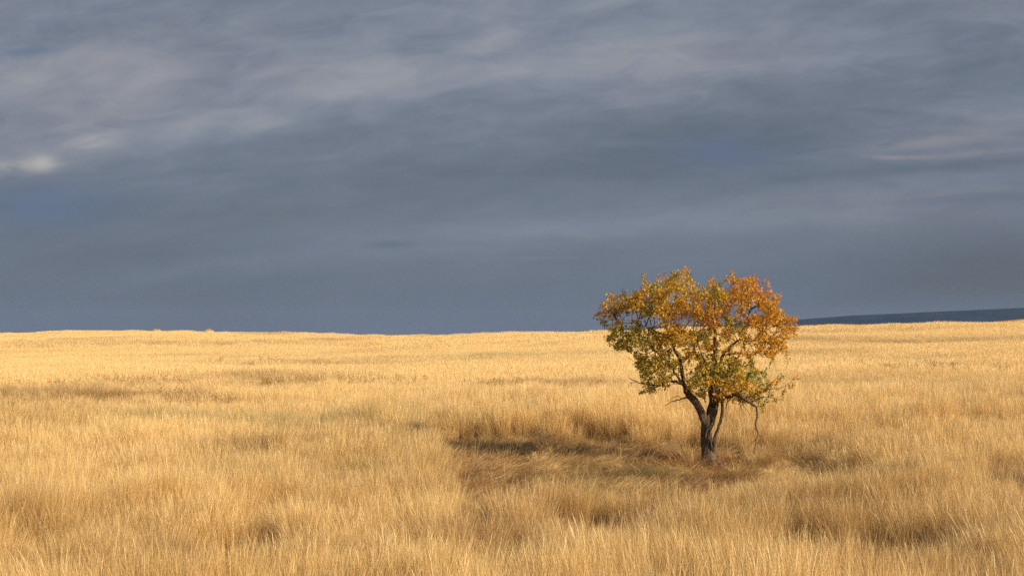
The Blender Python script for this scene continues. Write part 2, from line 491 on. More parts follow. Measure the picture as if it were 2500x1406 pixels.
def build_hills():
    # long dark ridge far beyond the field, climbing towards the right
    px = np.linspace(900, 4200, 120)      # photo columns, i.e. bearings
    yy = np.interp(px, [900, 1250, 1330, 1400, 1480, 1700, 1950, 2080, 2300, 2500, 2900, 3400, 4200], [850, 826, 813, 808.5, 803.5, 793, 780, 770, 760.5, 752, 742, 746, 790])
    yy = yy + vnoise(px, px * 0, 260, 4, 5) * 1.6
    Yr = 6000.0
    top = CAMZ + (HOR - yy) / FPX * Yr
    xs = (px - 1250) / FPX * Yr
    prof = np.array([(-1500, 0.0), (-1100, 0.10), (-700, 0.34), (-420, 0.62), (-200, 0.86), (-80, 0.965), (0, 1.0), (120, 0.97), (500, 0.8), (1200, 0.4), (1900, 0.0)])
    V = []
    base = -44.0
    for dy, k in prof:
        w = vnoise(xs, xs * 0 + dy, 420, 4, 6) * 9 * (k * (1 - k) * 4)
        V.append(np.stack((xs * (1 + dy / Yr), np.full_like(xs, Yr + dy), base + (top - base) * k + w), -1))
    V = np.array(V)
    nr, na = V.shape[:2]
    idx = np.arange(nr * na).reshape(nr, na)
    f = np.stack((idx[:-1, :-1], idx[:-1, 1:], idx[1:, 1:], idx[1:, :-1]), -1).reshape(-1, 4)
    o = mesh_obj('hill', V.reshape(-1, 3), f, hill_material((0.014, 0.025, 0.042), (0.028, 0.041, 0.060), 'haze_blue_woods', 0.006), smooth=True)  # dark woods, their colour itself tinted with some of the haze's blue
    tag(o, 'long dark blue ridge on the horizon behind the tree, rising to the right', 'hill', 'structure')
    # low sunlit rise just peeping over the grass at the right-hand side
    px = np.linspace(2200, 3600, 60)
    yy = np.interp(px, [2200, 2330, 2420, 2500, 2700, 3000, 3600], [815, 797, 785.5, 778, 768, 762, 770])
    Yr = 420.0
    top = CAMZ + (HOR - yy) / FPX * Yr
    xs = (px - 1250) / FPX * Yr
    V = []
    for dy, k in ((-90, 0), (-60, 0.3), (-30, 0.75), (-10, 0.96), (0, 1), (20, 0.95), (80, 0.4), (120, 0.0)):
        V.append(np.stack((xs * (1 + dy / Yr), np.full_like(xs, Yr + dy), -14 + (top + 14) * k), -1))
    V = np.array(V)
    nr, na = V.shape[:2]
    idx = np.arange(nr * na).reshape(nr, na)
    f = np.stack((idx[:-1, :-1], idx[:-1, 1:], idx[1:, 1:], idx[1:, :-1]), -1).reshape(-1, 4)
    o = mesh_obj('hill', V.reshape(-1, 3), f, hill_material((0.22, 0.13, 0.045), (0.5, 0.33, 0.13), 'grassy_rise', 0.25), smooth=True)
    tag(o, 'low sunlit straw coloured rise at the far right behind the grass', 'hill', 'structure')
build_ground()
build_hills()

# ------------------------------------------------------------------ grass
def tuft(nb, rad, h, w, spread, seed, plume=0.45, droop=0.12, flat=0.0, hvar=0.3):
    """verts, faces, per-vertex rnd of one tuft of blades: thin curved ribbons, some with a feathery head"""
    g = np.random.default_rng(seed)
    a = g.uniform(0, 2 * np.pi, nb)
    r = rad * np.sqrt(g.random(nb))
    bx, by = r * np.cos(a), r * np.sin(a)
    lean_dir = a + g.normal(0, 0.7, nb)
    hh = h * np.clip(1 + g.normal(0, hvar, nb), 0.3, 1.45)
    lean = spread * (0.25 + 0.75 * r / max(rad, 1e-6)) * g.uniform(0.3, 1.5, nb)
    stray = g.random(nb) < 0.09                       # bent and broken stems that cross the others
    lean = np.where(stray, g.uniform(0.35, 1.1, nb), lean)
    lean_dir = np.where(stray, g.uniform(0, 2 * np.pi, nb), lean_dir)
    bend = g.normal(0, 0.03, nb)
    is_pl = g.random(nb) < plume
    fa = g.uniform(0, np.pi, nb)                     # which way the ribbon faces
    ts = np.array([0.0, 0.3, 0.58, 0.8, 0.92, 1.0])
    wp_blade = np.array([0.9, 1.0, 0.85, 0.6, 0.35, 0.05])
    wp_plume = np.array([0.75, 0.7, 0.65, 1.2, 1.35, 0.15])
    V = np.zeros((nb, len(ts), 2, 3))
    ww = w * g.uniform(0.6, 1.4, nb)
    for i, t in enumerate(ts):
        s = lean * (t ** 1.15) + droop * g.uniform(0.2, 1, nb) * 0 + droop * 0.5 * t ** 4 * is_pl
        x = bx + hh * s * np.cos(lean_dir) - hh * bend * math.sin(math.pi * t) * np.sin(lean_dir)
        y = by + hh * s * np.sin(lean_dir) + hh * bend * math.sin(math.pi * t) * np.cos(lean_dir)
        z = hh * (t / np.sqrt(1 + (s * 0.9) ** 2)) * (1 - droop * 0.25 * t ** 3)
        if flat:
            z = z * (1 - flat) + 0.01 + 0.05 * g.random() * t
        wd = ww * np.where(is_pl, wp_plume[i], wp_blade[i]) * 0.5
        ox, oy = wd * np.cos(fa), wd * np.sin(fa)
        V[:, i, 0] = np.stack((x - ox, y - oy, z), -1)
        V[:, i, 1] = np.stack((x + ox, y + oy, z), -1)
    n = len(ts)
    b = (np.arange(nb) * n * 2)[:, None]
    k = (np.arange(n - 1) * 2)[None, :]
    q = np.stack((b + k, b + k + 1, b + k + 3, b + k + 2), -1).reshape(-1, 4)
    rnd = np.repeat(np.clip(g.beta(2.2, 1.8, nb) + 0.12 * is_pl, 0, 1), n * 2)
    head = np.where(is_pl[:, None], np.array([0, 0, 0.15, 0.8, 1, 1])[None, :], np.array([0, 0, 0, 0.1, 0.2, 0.3])[None, :])
    return V.reshape(-1, 3), q, rnd, np.repeat(head, 2, axis=1).ravel()

def tuft_source(name, *a, **k):
    v, f, r, hd = tuft(*a, **k)
    return mesh_obj(name, v, f, GRASS_MAT, link=False, attrs=(('rnd', 'FLOAT', 'POINT', r), ('head', 'FLOAT', 'POINT', hd)))

SRC = []
TIERS = []
def tier(n, make):
    s = len(SRC)
    for i in range(n):
        SRC.append(make(i))
    TIERS.append((s, n))
tier(10, lambda i: tuft_source('grass_tuft_near', 620, 0.15, 0.58, 0.0021, 0.17, 100 + i, plume=0.4))
tier(10, lambda i: tuft_source('grass_tuft_middle', 370, 0.17, 0.58, 0.0030, 0.15, 200 + i, plume=0.5))
tier(8, lambda i: tuft_source('grass_tuft_far', 300, 0.34, 0.55, 0.0055, 0.14, 300 + i, plume=0.6))
tier(6, lambda i: tuft_source('grass_tuft_farthest', 320, 0.72, 0.52, 0.011, 0.14, 400 + i, plume=0.65, hvar=0.22))
tier(8, lambda i: tuft_source('grass_tuft_flattened', 150, 0.30, 0.55, 0.0042, 2.2, 500 + i, plume=0.1, flat=0.72, hvar=0.35))
tier(6, lambda i: tuft_source('grass_tuft_short', 110, 0.16, 0.20, 0.004, 0.6, 600 + i, plume=0.0))

def scatter(r0, r1, sp):
    """jittered grid of points in the part of the field the camera can see, with a margin"""
    xm = 0.40 * r1 + 5
    xs = np.arange(-xm, xm, sp)
    ys = np.arange(max(r0 * 0.9, 4), r1, sp)
    gx, gy = np.meshgrid(xs, ys)
    gx = gx.ravel() + rng.uniform(-0.55, 0.55, gx.size) * sp
    gy = gy.ravel() + rng.uniform(-0.55, 0.55, gy.size) * sp
    d = np.hypot(gx, gy)
    px = 1250 + FPX * gx / np.maximum(gy, 0.1)
    D = np.interp(px, CR_PX, CR_D)
    k = (d >= r0) & (d < r1) & (np.abs(gx) < 0.40 * gy + 4) & (d < D + 14)
    return gx[k], gy[k]

def instancer(name, pts, rot, scl, vid, tint, sources):
    me = bpy.data.meshes.new(name)
    me.vertices.add(len(pts))
    me.vertices.foreach_set('co', np.asarray(pts, np.float32).ravel())
    for an, ty, arr in (('rot', 'FLOAT_VECTOR', rot), ('scl', 'FLOAT_VECTOR', scl), ('vid', 'INT', vid), ('tint', 'FLOAT_COLOR', tint)):
        a = me.attributes.new(an, ty, 'POINT')
        a.data.foreach_set({'FLOAT_VECTOR': 'vector', 'INT': 'value', 'FLOAT_COLOR': 'color'}[ty], np.asarray(arr, np.int32 if ty == 'INT' else np.float32).ravel())
    me.update()
    o = bpy.data.objects.new(name, me)
    COL.objects.link(o)
    nt = bpy.data.node_groups.new(name + '_spread', 'GeometryNodeTree')
    nt.interface.new_socket('Geometry', in_out='INPUT', socket_type='NodeSocketGeometry')
    nt.interface.new_socket('Geometry', in_out='OUTPUT', socket_type='NodeSocketGeometry')
    gi, go = nt.nodes.new('NodeGroupInput'), nt.nodes.new('NodeGroupOutput')
    iop = nt.nodes.new('GeometryNodeInstanceOnPoints')
    nt.links.new(gi.outputs[0], iop.inputs['Points'])
    jg = nt.nodes.new('GeometryNodeJoinGeometry')
    for s in reversed(sources):
        oi = nt.nodes.new('GeometryNodeObjectInfo')
        oi.inputs['Object'].default_value = s
        oi.inputs['As Instance'].default_value = False
        g2 = nt.nodes.new('GeometryNodeGeometryToInstance')
        nt.links.new(oi.outputs['Geometry'], g2.inputs[0])
        nt.links.new(g2.outputs[0], jg.inputs[0])
    nt.links.new(jg.outputs[0], iop.inputs['Instance'])
    iop.inputs['Pick Instance'].default_value = True
    def attr(n, ty):
        a = nt.nodes.new('GeometryNodeInputNamedAttribute')
        a.data_type = ty
        a.inputs['Name'].default_value = n
        return a.outputs[0]
    nt.links.new(attr('vid', 'INT'), iop.inputs['Instance Index'])
    e2r = nt.nodes.new('FunctionNodeEulerToRotation')
    nt.links.new(attr('rot', 'FLOAT_VECTOR'), e2r.inputs[0])
    nt.links.new(e2r.outputs[0], iop.inputs['Rotation'])
    nt.links.new(attr('scl', 'FLOAT_VECTOR'), iop.inputs['Scale'])
    nt.links.new(iop.outputs[0], go.inputs[0])
    md = o.modifiers.new('spread', 'NODES')
    md.node_group = nt
    return o

def field_tint(x, y):
    """brown and green of the growth at a place"""
    br = np.zeros_like(x)
    gr = np.zeros_like(x)
    wob = vnoise(x, y * 0.6, 2.2, 3, 14)
    for cx, cy, rx, ry, b, g in PATCHES:
        m = np.exp(-(((x - cx) / rx) ** 2 + ((y - cy) / ry) ** 2) * 1.1) * np.clip(1 + wob * 1.1, 0, 1.8)
        br = np.maximum(br, m * b * 0.75)
        gr = np.maximum(gr, m * g * 0.75)
    d = np.hypot(x, y)
    br = br + 0.10 * sstep(-1, 5, x) * (1 - sstep(18, 30, d)) * (1 + vnoise(x, y, 2.5, 2, 44))
    br = br + np.clip(vnoise(x, y * 0.4, 12, 4, 15) - 0.18, 0, 1) * 0.75 * sstep(20, 45, d)
    br = br + np.clip(vnoise(x, y * 0.7, 1.3, 3, 16) - 0.08, 0, 1) * 0.75 * (1 - sstep(26, 50, d))
    gr = gr + np.clip(vnoise(x, y, 3.0, 3, 17) - 0.4, 0, 1) * 0.5
    return np.clip(br, 0, 1), np.clip(gr, 0, 1)

def build_grass():
    P, RO, S, VI, T = [], [], [], [], []
    spec = [(0, 8.5, 25, 0.29), (1, 25, 58, 0.32), (2, 58, 135, 0.47), (3, 135, 362, 0.78)]
    for ti, r0, r1, sp in spec:
        x, y = scatter(r0, r1, sp)
        d = np.hypot(x, y)
        c = clearing(x, y)
        keep = rng.random(x.size) > c * 0.985
        # thin, broken growth in patches of the foreground
        gap = vnoise(x, y, 1.5, 3, 20)
        keep &= ~((gap < -0.42) & (d < 24) & (rng.random(x.size) < 0.7))
        for hx, hy, hr in HOLES:
            keep &= ~((np.hypot(x - hx, (y - hy) * 0.8) < hr * (1.2 + 0.5 * gap)))
        x, y, c, d = x[keep], y[keep], c[keep], d[keep]
        n = x.size
        z = ground_z(x, y)
        calm = 1 - 0.75 * sstep(35, 90, d)
        hgt = 1.02 + 0.42 * vnoise(x, y, 1.1, 3, 21) * calm + 0.22 * vnoise(x, y, 6, 2, 22) + rng.normal(0, 0.09, n) * calm
        edge = poly_dist(x, y, CLEAR)
        hgt *= 1 - 0.72 * sstep(-3.0, -0.3, edge) * (1 - sstep(24, 27, y)) * sstep(-1.6, -0.4, x) * (1 - 0.6 * sstep(2.5, 3.5, x))
        hgt *= 1 - 0.65 * c
        track = seg_mask(x, y, 5.2, 29.6, 12.8, 32.5, 0.9)
        hgt *= 1 - 0.5 * track
        front = seg_mask(x, y, 3.9, 26.9, 5.6, 27.4, 0.9)
        hgt *= 1 - 0.35 * front
        hgt *= 1 - 0.72 * sstep(0.6, 2.0, x) * (1 - sstep(5.5, 7.0, x)) * sstep(19.5, 23, y) * (1 - sstep(28.6, 29.4, y)) * (1 - 0.8 * (c > 0.5))
        hgt = np.clip(hgt, 0.15, 1.6)
        hol = np.zeros(n)
        for hx, hy, hr in HOLES:
            hol = np.maximum(hol, np.exp(-((x - hx) / (1.5 * hr)) ** 2) * sstep(hy - 3.6, hy - 1.6, y) * (1 - sstep(hy + 0.1, hy + 0.8, y)))
        hgt *= 1 - 0.42 * hol
        # the wind and their own weight lay the stems over in drifts
        amp = 0.26 * (1 - 0.75 * sstep(35, 100, d))
        tx = vnoise(x, y, 2.6, 2, 23) * amp + vnoise(x, y, 0.8, 2, 24) * amp * 0.45
        ty = vnoise(x, y, 2.6, 2, 25) * amp + vnoise(x, y, 0.8, 2, 26) * amp * 0.45
        near_edge = np.exp(-((edge + 0.35) / 0.45) ** 2)
        tx = tx + near_edge * np.sign(1.4 - x) * -0.10 * (y < 33)
        yaw = rng.uniform(0, 2 * np.pi, n)
        # lean set in world axes: euler XYZ applies yaw last, so turn the lean back by the yaw
        lx, ly = tx, ty
        rx = -(ly * np.cos(yaw) - lx * np.sin(yaw))
        ry = lx * np.cos(yaw) + ly * np.sin(yaw)
        hgt *= 1 + 0.28 * sstep(31.5, 33.5, y) * (1 - sstep(40, 48, y)) * sstep(-5, -3, x) * (1 - sstep(12, 15, x))
        hgt *= 1 + 0.35 * np.clip(vnoise(x, y, 4, 2, 40), -0.5, 1) * 1.6 * sstep(110, 150, d)
        wide = rng.uniform(0.85, 1.2, n)
        s0, sn = TIERS[ti]
        br, gr = field_tint(x, y)
        br = np.clip(br + 0.35 * front + 0.3 * track + 0.22 * hol, 0, 1)
        pale = np.clip(0.42 + 0.5 * vnoise(x, y * 0.6, 5, 3, 27) + rng.normal(0, 0.12, n) * calm + 0.14 + 0.3 * vnoise(x, y * 0.7, 0.9, 2, 46) * calm + 0.72 * sstep(22, 70, d), 0, 1.6)  # random tone, plus far grass painted brighter in place of sunlight on its tips
        P.append(np.stack((x, y, z - 0.01), -1))
        RO.append(np.stack((rx, ry, yaw), -1))
        S.append(np.stack((wide, wide, hgt), -1))
        VI.append(s0 + rng.integers(0, sn, n))
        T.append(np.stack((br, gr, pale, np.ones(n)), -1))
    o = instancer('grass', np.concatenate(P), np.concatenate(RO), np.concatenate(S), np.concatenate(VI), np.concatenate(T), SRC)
    tag(o, 'tall dry golden grass covering the whole field up to the ridge', 'grass', 'stuff')
    # the flattened grass in the clearing: whole tufts laid over in drifts, short regrowth, a few bare spots
    sp = 0.21
    gx, gy = np.meshgrid(np.arange(-3.6, 6.5, sp), np.arange(21, 36.5, sp))
    x = gx.ravel() + rng.uniform(-0.5, 0.5, gx.size) * sp
    y = gy.ravel() + rng.uniform(-0.5, 0.5, gy.size) * sp
    c = clearing(x, y)
    k = (c > 0.06) & (np.hypot(x - TREE[0], y - TREE[1]) > 0.26)
    bare = vnoise(x, y, 0.9, 2, 33)
    infront = (np.abs(x - TREE[0] - 0.05) < 0.42) & (y > TREE[1] - 1.7) & (y < TREE[1])
    k &= ~(infront & (rng.random(x.size) < 0.75))
    k &= ~((bare < -0.22) & (rng.random(x.size) < 0.88))
    x, y, c = x[k], y[k], c[k]
    n = x.size
    sw = vnoise(x, y, 2.2, 2, 31) * 2.6 + 0.3 + rng.normal(0, 0.6, n)          # heading the stems were pushed over to
    pick = rng.random(n)
    lodged, short = pick < 0.45, pick > 0.86
    s0, sn = TIERS[4]
    s1, m1 = TIERS[5]
    s2, m2 = TIERS[1]
    vid = np.where(lodged, s2 + rng.integers(0, m2, n), np.where(short, s1 + rng.integers(0, m1, n), s0 + rng.integers(0, sn, n)))
    fall = np.where(lodged, np.clip(1.5 - 0.6 * (1 - c) + 0.16 * vnoise(x, y, 0.8, 2, 35) + rng.normal(0, 0.06, n), 0.5, 1.53), np.where(short, 0.0, rng.normal(0, 0.05, n)))
    yaw = rng.uniform(0, 2 * np.pi, n)
    lx, ly = np.cos(sw) * fall, np.sin(sw) * fall
    rot = np.stack((-(ly * np.cos(yaw) - lx * np.sin(yaw)), lx * np.cos(yaw) + ly * np.sin(yaw), yaw), -1)
    # a lodged tuft tips over about one axis: keep its own yaw zero and turn the whole tuft towards the heading
    rot[lodged] = np.stack((np.zeros(n), fall, sw), -1)[lodged]
    wide = np.where(short, 1.0, rng.uniform(0.6, 1.05, n))
    hz = np.where(short, rng.uniform(0.5, 1.2, n), np.where(lodged, rng.uniform(0.55, 0.95, n), rng.uniform(0.25, 0.7, n)))
    scl = np.stack((wide, wide, hz), -1)
    gauss = lambda cx, cy, rx, ry: np.exp(-(((x - cx) / rx) ** 2 + ((y - cy) / ry) ** 2))
    grn = np.clip(gauss(2.3, 26.0, .55, .5) * 0.9 + gauss(1.1, 24.3, .6, .5) * 0.6 + gauss(-0.9, 32.5, 1.3, 1.0) * 0.45, 0, 1)
    brn = np.clip(0.56 + 0.9 * vnoise(x, y, 0.8, 3, 34) + 0.4 * gauss(TREE[0] - 0.8, TREE[1], 1.6, 1.6), 0, 1)
    lift = np.where(lodged, 0.02 + 0.05 * np.clip(vnoise(x, y, 0.8, 2, 32), 0, 1), 0.0)
    o = instancer('flattened_grass', np.stack((x, y, ground_z(x, y) + lift), -1), rot, scl, vid,
                  np.stack((brn, grn, rng.uniform(0.0, 0.6, n), np.ones(n)), -1), SRC)
    tag(o, 'matted grass trodden flat in the clearing left of the tree', 'flattened grass', 'stuff')
    # single tufts left standing in the clearing
    spots = [(1350, 1135, 0.62, -0.45), (1368, 1128, 0.6, -0.38), (1690, 1150, 0.5, -0.42), (1310, 1150, 0.4, -0.3), (1540, 1160, 0.35, 0.1), (1230, 1170, 0.35, 0.3), (1625, 1150, 0.3, -0.3)]
    for q, (px, py, h, lean) in enumerate(spots[:3]):
        p = ground_at(px, py)
        v, f, r, hd = tuft(260, 0.09, h, 0.0036, 0.28, 900 + q, plume=0.4)
        v = v.copy()
        v[:, 0] += lean * v[:, 2]
        o = mesh_obj('grass_tuft', v, f, GRASS_MAT, attrs=(('rnd', 'FLOAT', 'POINT', r), ('head', 'FLOAT', 'POINT', hd)))
        o.location = (p[0], p[1], ground_z(p[0], p[1]) - 0.01)
        tag(o, ('tall pale tuft of grass leaning left, standing alone in the middle of the flattened clearing',
                'shorter pale tuft standing just behind the tall leaning one in the clearing',
                'leaning tuft of straw grass in front of the left side of the tree trunk')[q], 'grass tuft', group='grass tufts left standing in the clearing')
build_grass()

# ------------------------------------------------------------------ tubes (branches, stems)
def tubes(chains, sides=6):
    """chains of (points Nx3, radii N): one mesh of tapered tubes with closed ends"""
    V, F = [], []
    for pts, rad in chains:
        pts = np.asarray(pts, float)
        n = len(pts)
        if n < 2:
            continue
        k = sides if max(rad) > 0.02 else (5 if max(rad) > 0.008 else 4)
        if max(rad) > 0.07:
            k = 14
        tan = np.gradient(pts, axis=0)
        tan /= np.linalg.norm(tan, axis=1)[:, None] + 1e-9
        up = np.array([1.0, 0.13, 0.07])
        u = np.cross(tan[0], up)
        u /= np.linalg.norm(u) + 1e-9
        b0 = len(V)
        for i in range(n):
            u = u - tan[i] * np.dot(u, tan[i])
            u /= np.linalg.norm(u) + 1e-9
            w = np.cross(tan[i], u)
            for j in range(k):
                a = 2 * math.pi * j / k
                rr = rad[i]
                if k == 14:            # a fluted, lumpy bole
                    rr *= 1 + 0.13 * math.sin(3 * a + 0.6 + i * 0.15) + 0.08 * math.sin(5 * a + i * 0.4) + random.uniform(-0.05, 0.05)
                elif k == sides:
                    rr *= 1 + random.uniform(-0.09, 0.09)
                V.append(tuple(pts[i] + (u * math.cos(a) + w * math.sin(a)) * rr))
        for i in range(n - 1):
            for j in range(k):
                a, b = b0 + i * k + j, b0 + i * k + (j + 1) % k
                F.append((a, b, b + k, a + k))
        F.append(tuple(b0 + (n - 1) * k + j for j in range(k)))
        F.append(tuple(b0 + j for j in reversed(range(k))))
    return V, F

def smooth_chain(pts, rad, per=3, jit=0.0):
    """Catmull-Rom through the points"""
    pts, rad = np.asarray(pts, float), np.asarray(rad, float)
    P = np.vstack((pts[0] * 2 - pts[1], pts, pts[-1] * 2 - pts[-2]))
    o, r = [], []
    for i in range(len(pts) - 1):
        p0, p1, p2, p3 = P[i:i + 4]
        for s in range(per):
            t = s / per
            o.append(0.5 * (2 * p1 + (p2 - p0) * t + (2 * p0 - 5 * p1 + 4 * p2 - p3) * t * t + (3 * p1 - p0 - 3 * p2 + p3) * t ** 3))
            r.append(rad[i] * (1 - t) + rad[i + 1] * t)
    o.append(pts[-1])
    r.append(rad[-1])
    o = np.array(o)
    if jit:
        o[1:-1] += np.random.default_rng(int(abs(o.sum() * 1000)) % 9999).normal(0, jit, o[1:-1].shape)
    return o, np.array(r)

# ------------------------------------------------------------------ the tree
# limbs: (name, live?, [(photo x, photo y, metres behind (+) or before (-) the trunk, radius m) ...]); each starts on the wood it grows from
LIMBS = [
    ('limb', 1, [(1724, 1034, 0, .085), (1715, 1012, -.05, .08), (1705, 992, -.1, .074), (1694, 977, -.15, .07), (1680, 959, -.2, .064), (1670, 940, -.22, .058), (1666, 915, -.25, .05), (1662, 885, -.3, .043), (1650, 860, -.3, .036), (1640, 838, -.32, .03), (1630, 812, -.3, .024), (1622, 785, -.25, .016)]),
    ('branch', 1, [(1670, 942, -.22, .04), (1658, 925, .1, .035), (1646, 908, .25, .03), (1637, 890, .4, .026), (1618, 872, .55, .022), (1598, 855, .65, .016)]),
    ('branch', 1, [(1640, 838, -.32, .024), (1622, 818, -.45, .021), (1603, 809, -.55, .019), (1584, 799, -.65, .016), (1555, 789, -.7, .013), (1528, 789, -.7, .010), (1505, 778, -.6, .007)]),
    ('limb', 1, [(1729, 1028, .02, .105), (1737, 1004, .05, .105), (1743, 982, .08, .098), (1746, 960, .08, .08), (1748, 930, .1, .065), (1746, 890, .12, .055), (1746, 850, .1, .05), (1747, 815, .1, .043), (1742, 790, .05, .033), (1735, 765, 0, .024), (1728, 735, 0, .015)]),
    ('limb', 1, [(1741, 985, .1, .07), (1735, 955, .3, .06), (1722, 925, .5, .05), (1712, 895, .7, .04), (1700, 865, .85, .03), (1688, 828, .9, .02)]),
    ('limb', 1, [(1748, 932, .1, .046), (1755, 897, -.05, .042), (1763, 868, -.2, .04), (1776, 855, -.25, .036), (1790, 842, -.3, .032), (1806, 830, -.3, .028), (1828, 833, -.35, .02), (1850, 828, -.35, .015), (1868, 812, -.3, .010)]),
    ('branch', 1, [(1806, 830, -.3, .022), (1815, 805, -.2, .02), (1822, 780, -.15, .016), (1835, 755, -.1, .011)]),
    ('branch', 1, [(1763, 868, -.2, .03), (1785, 865, .3, .026), (1810, 862, .6, .02), (1840, 866, .8, .014)]),
    ('limb', 1, [(1742, 988, 0, .06), (1741, 962, -.3, .05), (1736, 925, -.6, .04), (1724, 890, -.8, .032), (1708, 850, -.95, .022)]),
    ('limb', 1, [(1746, 972, .02, .055), (1756, 977, -.1, .047), (1770, 972, -.2, .041), (1785, 965, -.28, .039), (1801, 965, -.35, .037), (1816, 973, -.4, .034), (1831, 983, -.42, .03), (1847, 993, -.45, .022)]),
    ('branch', 1, [(1801, 965, -.35, .02), (1815, 945, -.3, .017), (1828, 918, -.25, .013), (1842, 900, -.2, .008)]),
    ('branch', 1, [(1816, 972, -.4, .016), (1845, 962, -.45, .012), (1871, 952, -.5, .009), (1908, 946, -.5, .006), (1925, 938, -.5, .005), (1938, 925, -.5, .003)]),
    ('branch', 1, [(1871, 952, -.5, .007), (1885, 935, -.45, .005), (1902, 914, -.4, .003)]),
    ('branch', 1, [(1831, 982, -.42, .012), (1855, 972, -.5, .009), (1878, 969, -.55, .006), (1902, 977, -.55, .003)]),
    ('branch', 1, [(1847, 992, -.45, .01), (1856, 990, -.4, .006), (1862, 1004, -.4, .003)]),
    ('sucker_stem', 1, [(1741, 1108, -.06, .04), (1743, 1085, -.13, .038), (1745, 1068, -.15, .034), (1752, 1045, -.18, .032), (1760, 1025, -.2, .032), (1763, 1005, -.2, .03), (1763, 985, -.2, .028), (1764, 965, -.22, .024), (1768, 940, -.25, .019), (1775, 915, -.3, .014), (1782, 888, -.35, .009)]),
    ('sucker_stem', 0, [(1737, 1098, -.12, .022), (1735, 1072, -.15, .02), (1735, 1052, -.15, .018), (1744, 1030, -.15, .017), (1749, 1012, -.12, .014), (1752, 998, -.08, .010)]),
    ('sucker_stem', 0, [(1722, 1070, -.12, .024), (1725, 1052, -.14, .024), (1735, 1042, -.15, .022), (1744, 1031, -.15, .018)]),
    ('dead_branch', 0, [(1847, 993, -.45, .024), (1849, 1003, -.45, .023), (1848, 1022, -.45, .021), (1844, 1037, -.45, .021), (1851, 1056, -.46, .018), (1847, 1073, -.47, .013), (1844, 1090, -.48, .010), (1840, 1110, -.48, .007)]),
    ('dead_twig', 0, [(1851, 1060, -.46, .012), (1856, 1063, -.47, .011), (1861, 1065, -.48, .007)]),
    ('dead_twig', 0, [(1847, 1071, -.47, .008), (1836, 1080, -.45, .006), (1828, 1089, -.44, .003)]),
    ('dead_twig', 0, [(1846, 1043, -.45, .008), (1838, 1054, -.43, .005), (1829, 1068, -.42, .003)]),
    ('dead_twig', 0, [(1848, 1017, -.45, .008), (1855, 1019, -.47, .005)]),
    ('dead_twig', 0, [(1801, 966, -.35, .006), (1812, 986, -.4, .005), (1826, 1006, -.45, .004), (1841, 1026, -.5, .003)]),
    ('dead_twig', 0, [(1803, 968, -.35, .005), (1808, 992, -.3, .004), (1820, 1014, -.25, .003)]),
    ('dead_twig', 0, [(1812, 986, -.4, .004), (1803, 1003, -.4, .002)]),
    ('dead_twig', 0, [(1779, 968, -.26, .007), (1774, 990, -.27, .006), (1772, 1018, -.28, .005), (1773, 1043, -.28, .003)]),
    ('dead_twig', 0, [(1776, 972, -.25, .007), (1772, 990, -.2, .005), (1765, 1003, -.18, .005)]),
    ('dead_branch', 0, [(1668, 937, -.24, .034), (1650, 932, -.32, .03), (1630, 931, -.42, .026), (1612, 940, -.5, .02), (1596, 948, -.55, .014), (1580, 955, -.6, .009), (1568, 961, -.6, .004)]),
    ('dead_twig', 0, [(1612, 940, -.5, .016), (1595, 939, -.48, .015), (1579, 938, -.45, .013), (1560, 934, -.4, .010), (1545, 927, -.35, .007), (1536, 922, -.32, .004)]),
    ('dead_twig', 0, [(1560, 934, -.4, .007), (1550, 932, -.4, .006), (1538, 936, -.42, .004)]),
    ('dead_branch', 0, [(1682, 962, -.2, .022), (1676, 970, -.3, .018), (1660, 975, -.4, .013), (1642, 980, -.48, .010), (1630, 985, -.52, .007), (1622, 990, -.55, .004)]),
    ('dead_twig', 0, [(1664, 974, -.38, .008), (1655, 966, -.4, .006), (1640, 972, -.45, .004), (1630, 978, -.5, .002)]),
    ('dead_twig', 0, [(1676, 970, -.3, .006), (1665, 979, -.3, .004), (1657, 982, -.3, .003)]),
    ('dead_twig', 0, [(1636, 931, -.4, .008), (1632, 945, -.42, .006), (1627, 962, -.45, .004), (1626, 980, -.45, .002)]),
    ('dead_twig', 0, [(1637, 890, .4, .012), (1600, 896, .2, .009), (1570, 897, .1, .007), (1553, 886, .05, .005), (1534, 873, 0, .003)]),
    ('dead_branch', 0, [(1690, 958, -.2, .02), (1672, 948, -.5, .018), (1700, 960, -.62, .014), (1722, 975, -.6, .008)]),
]
S1 = 1 / 4.135
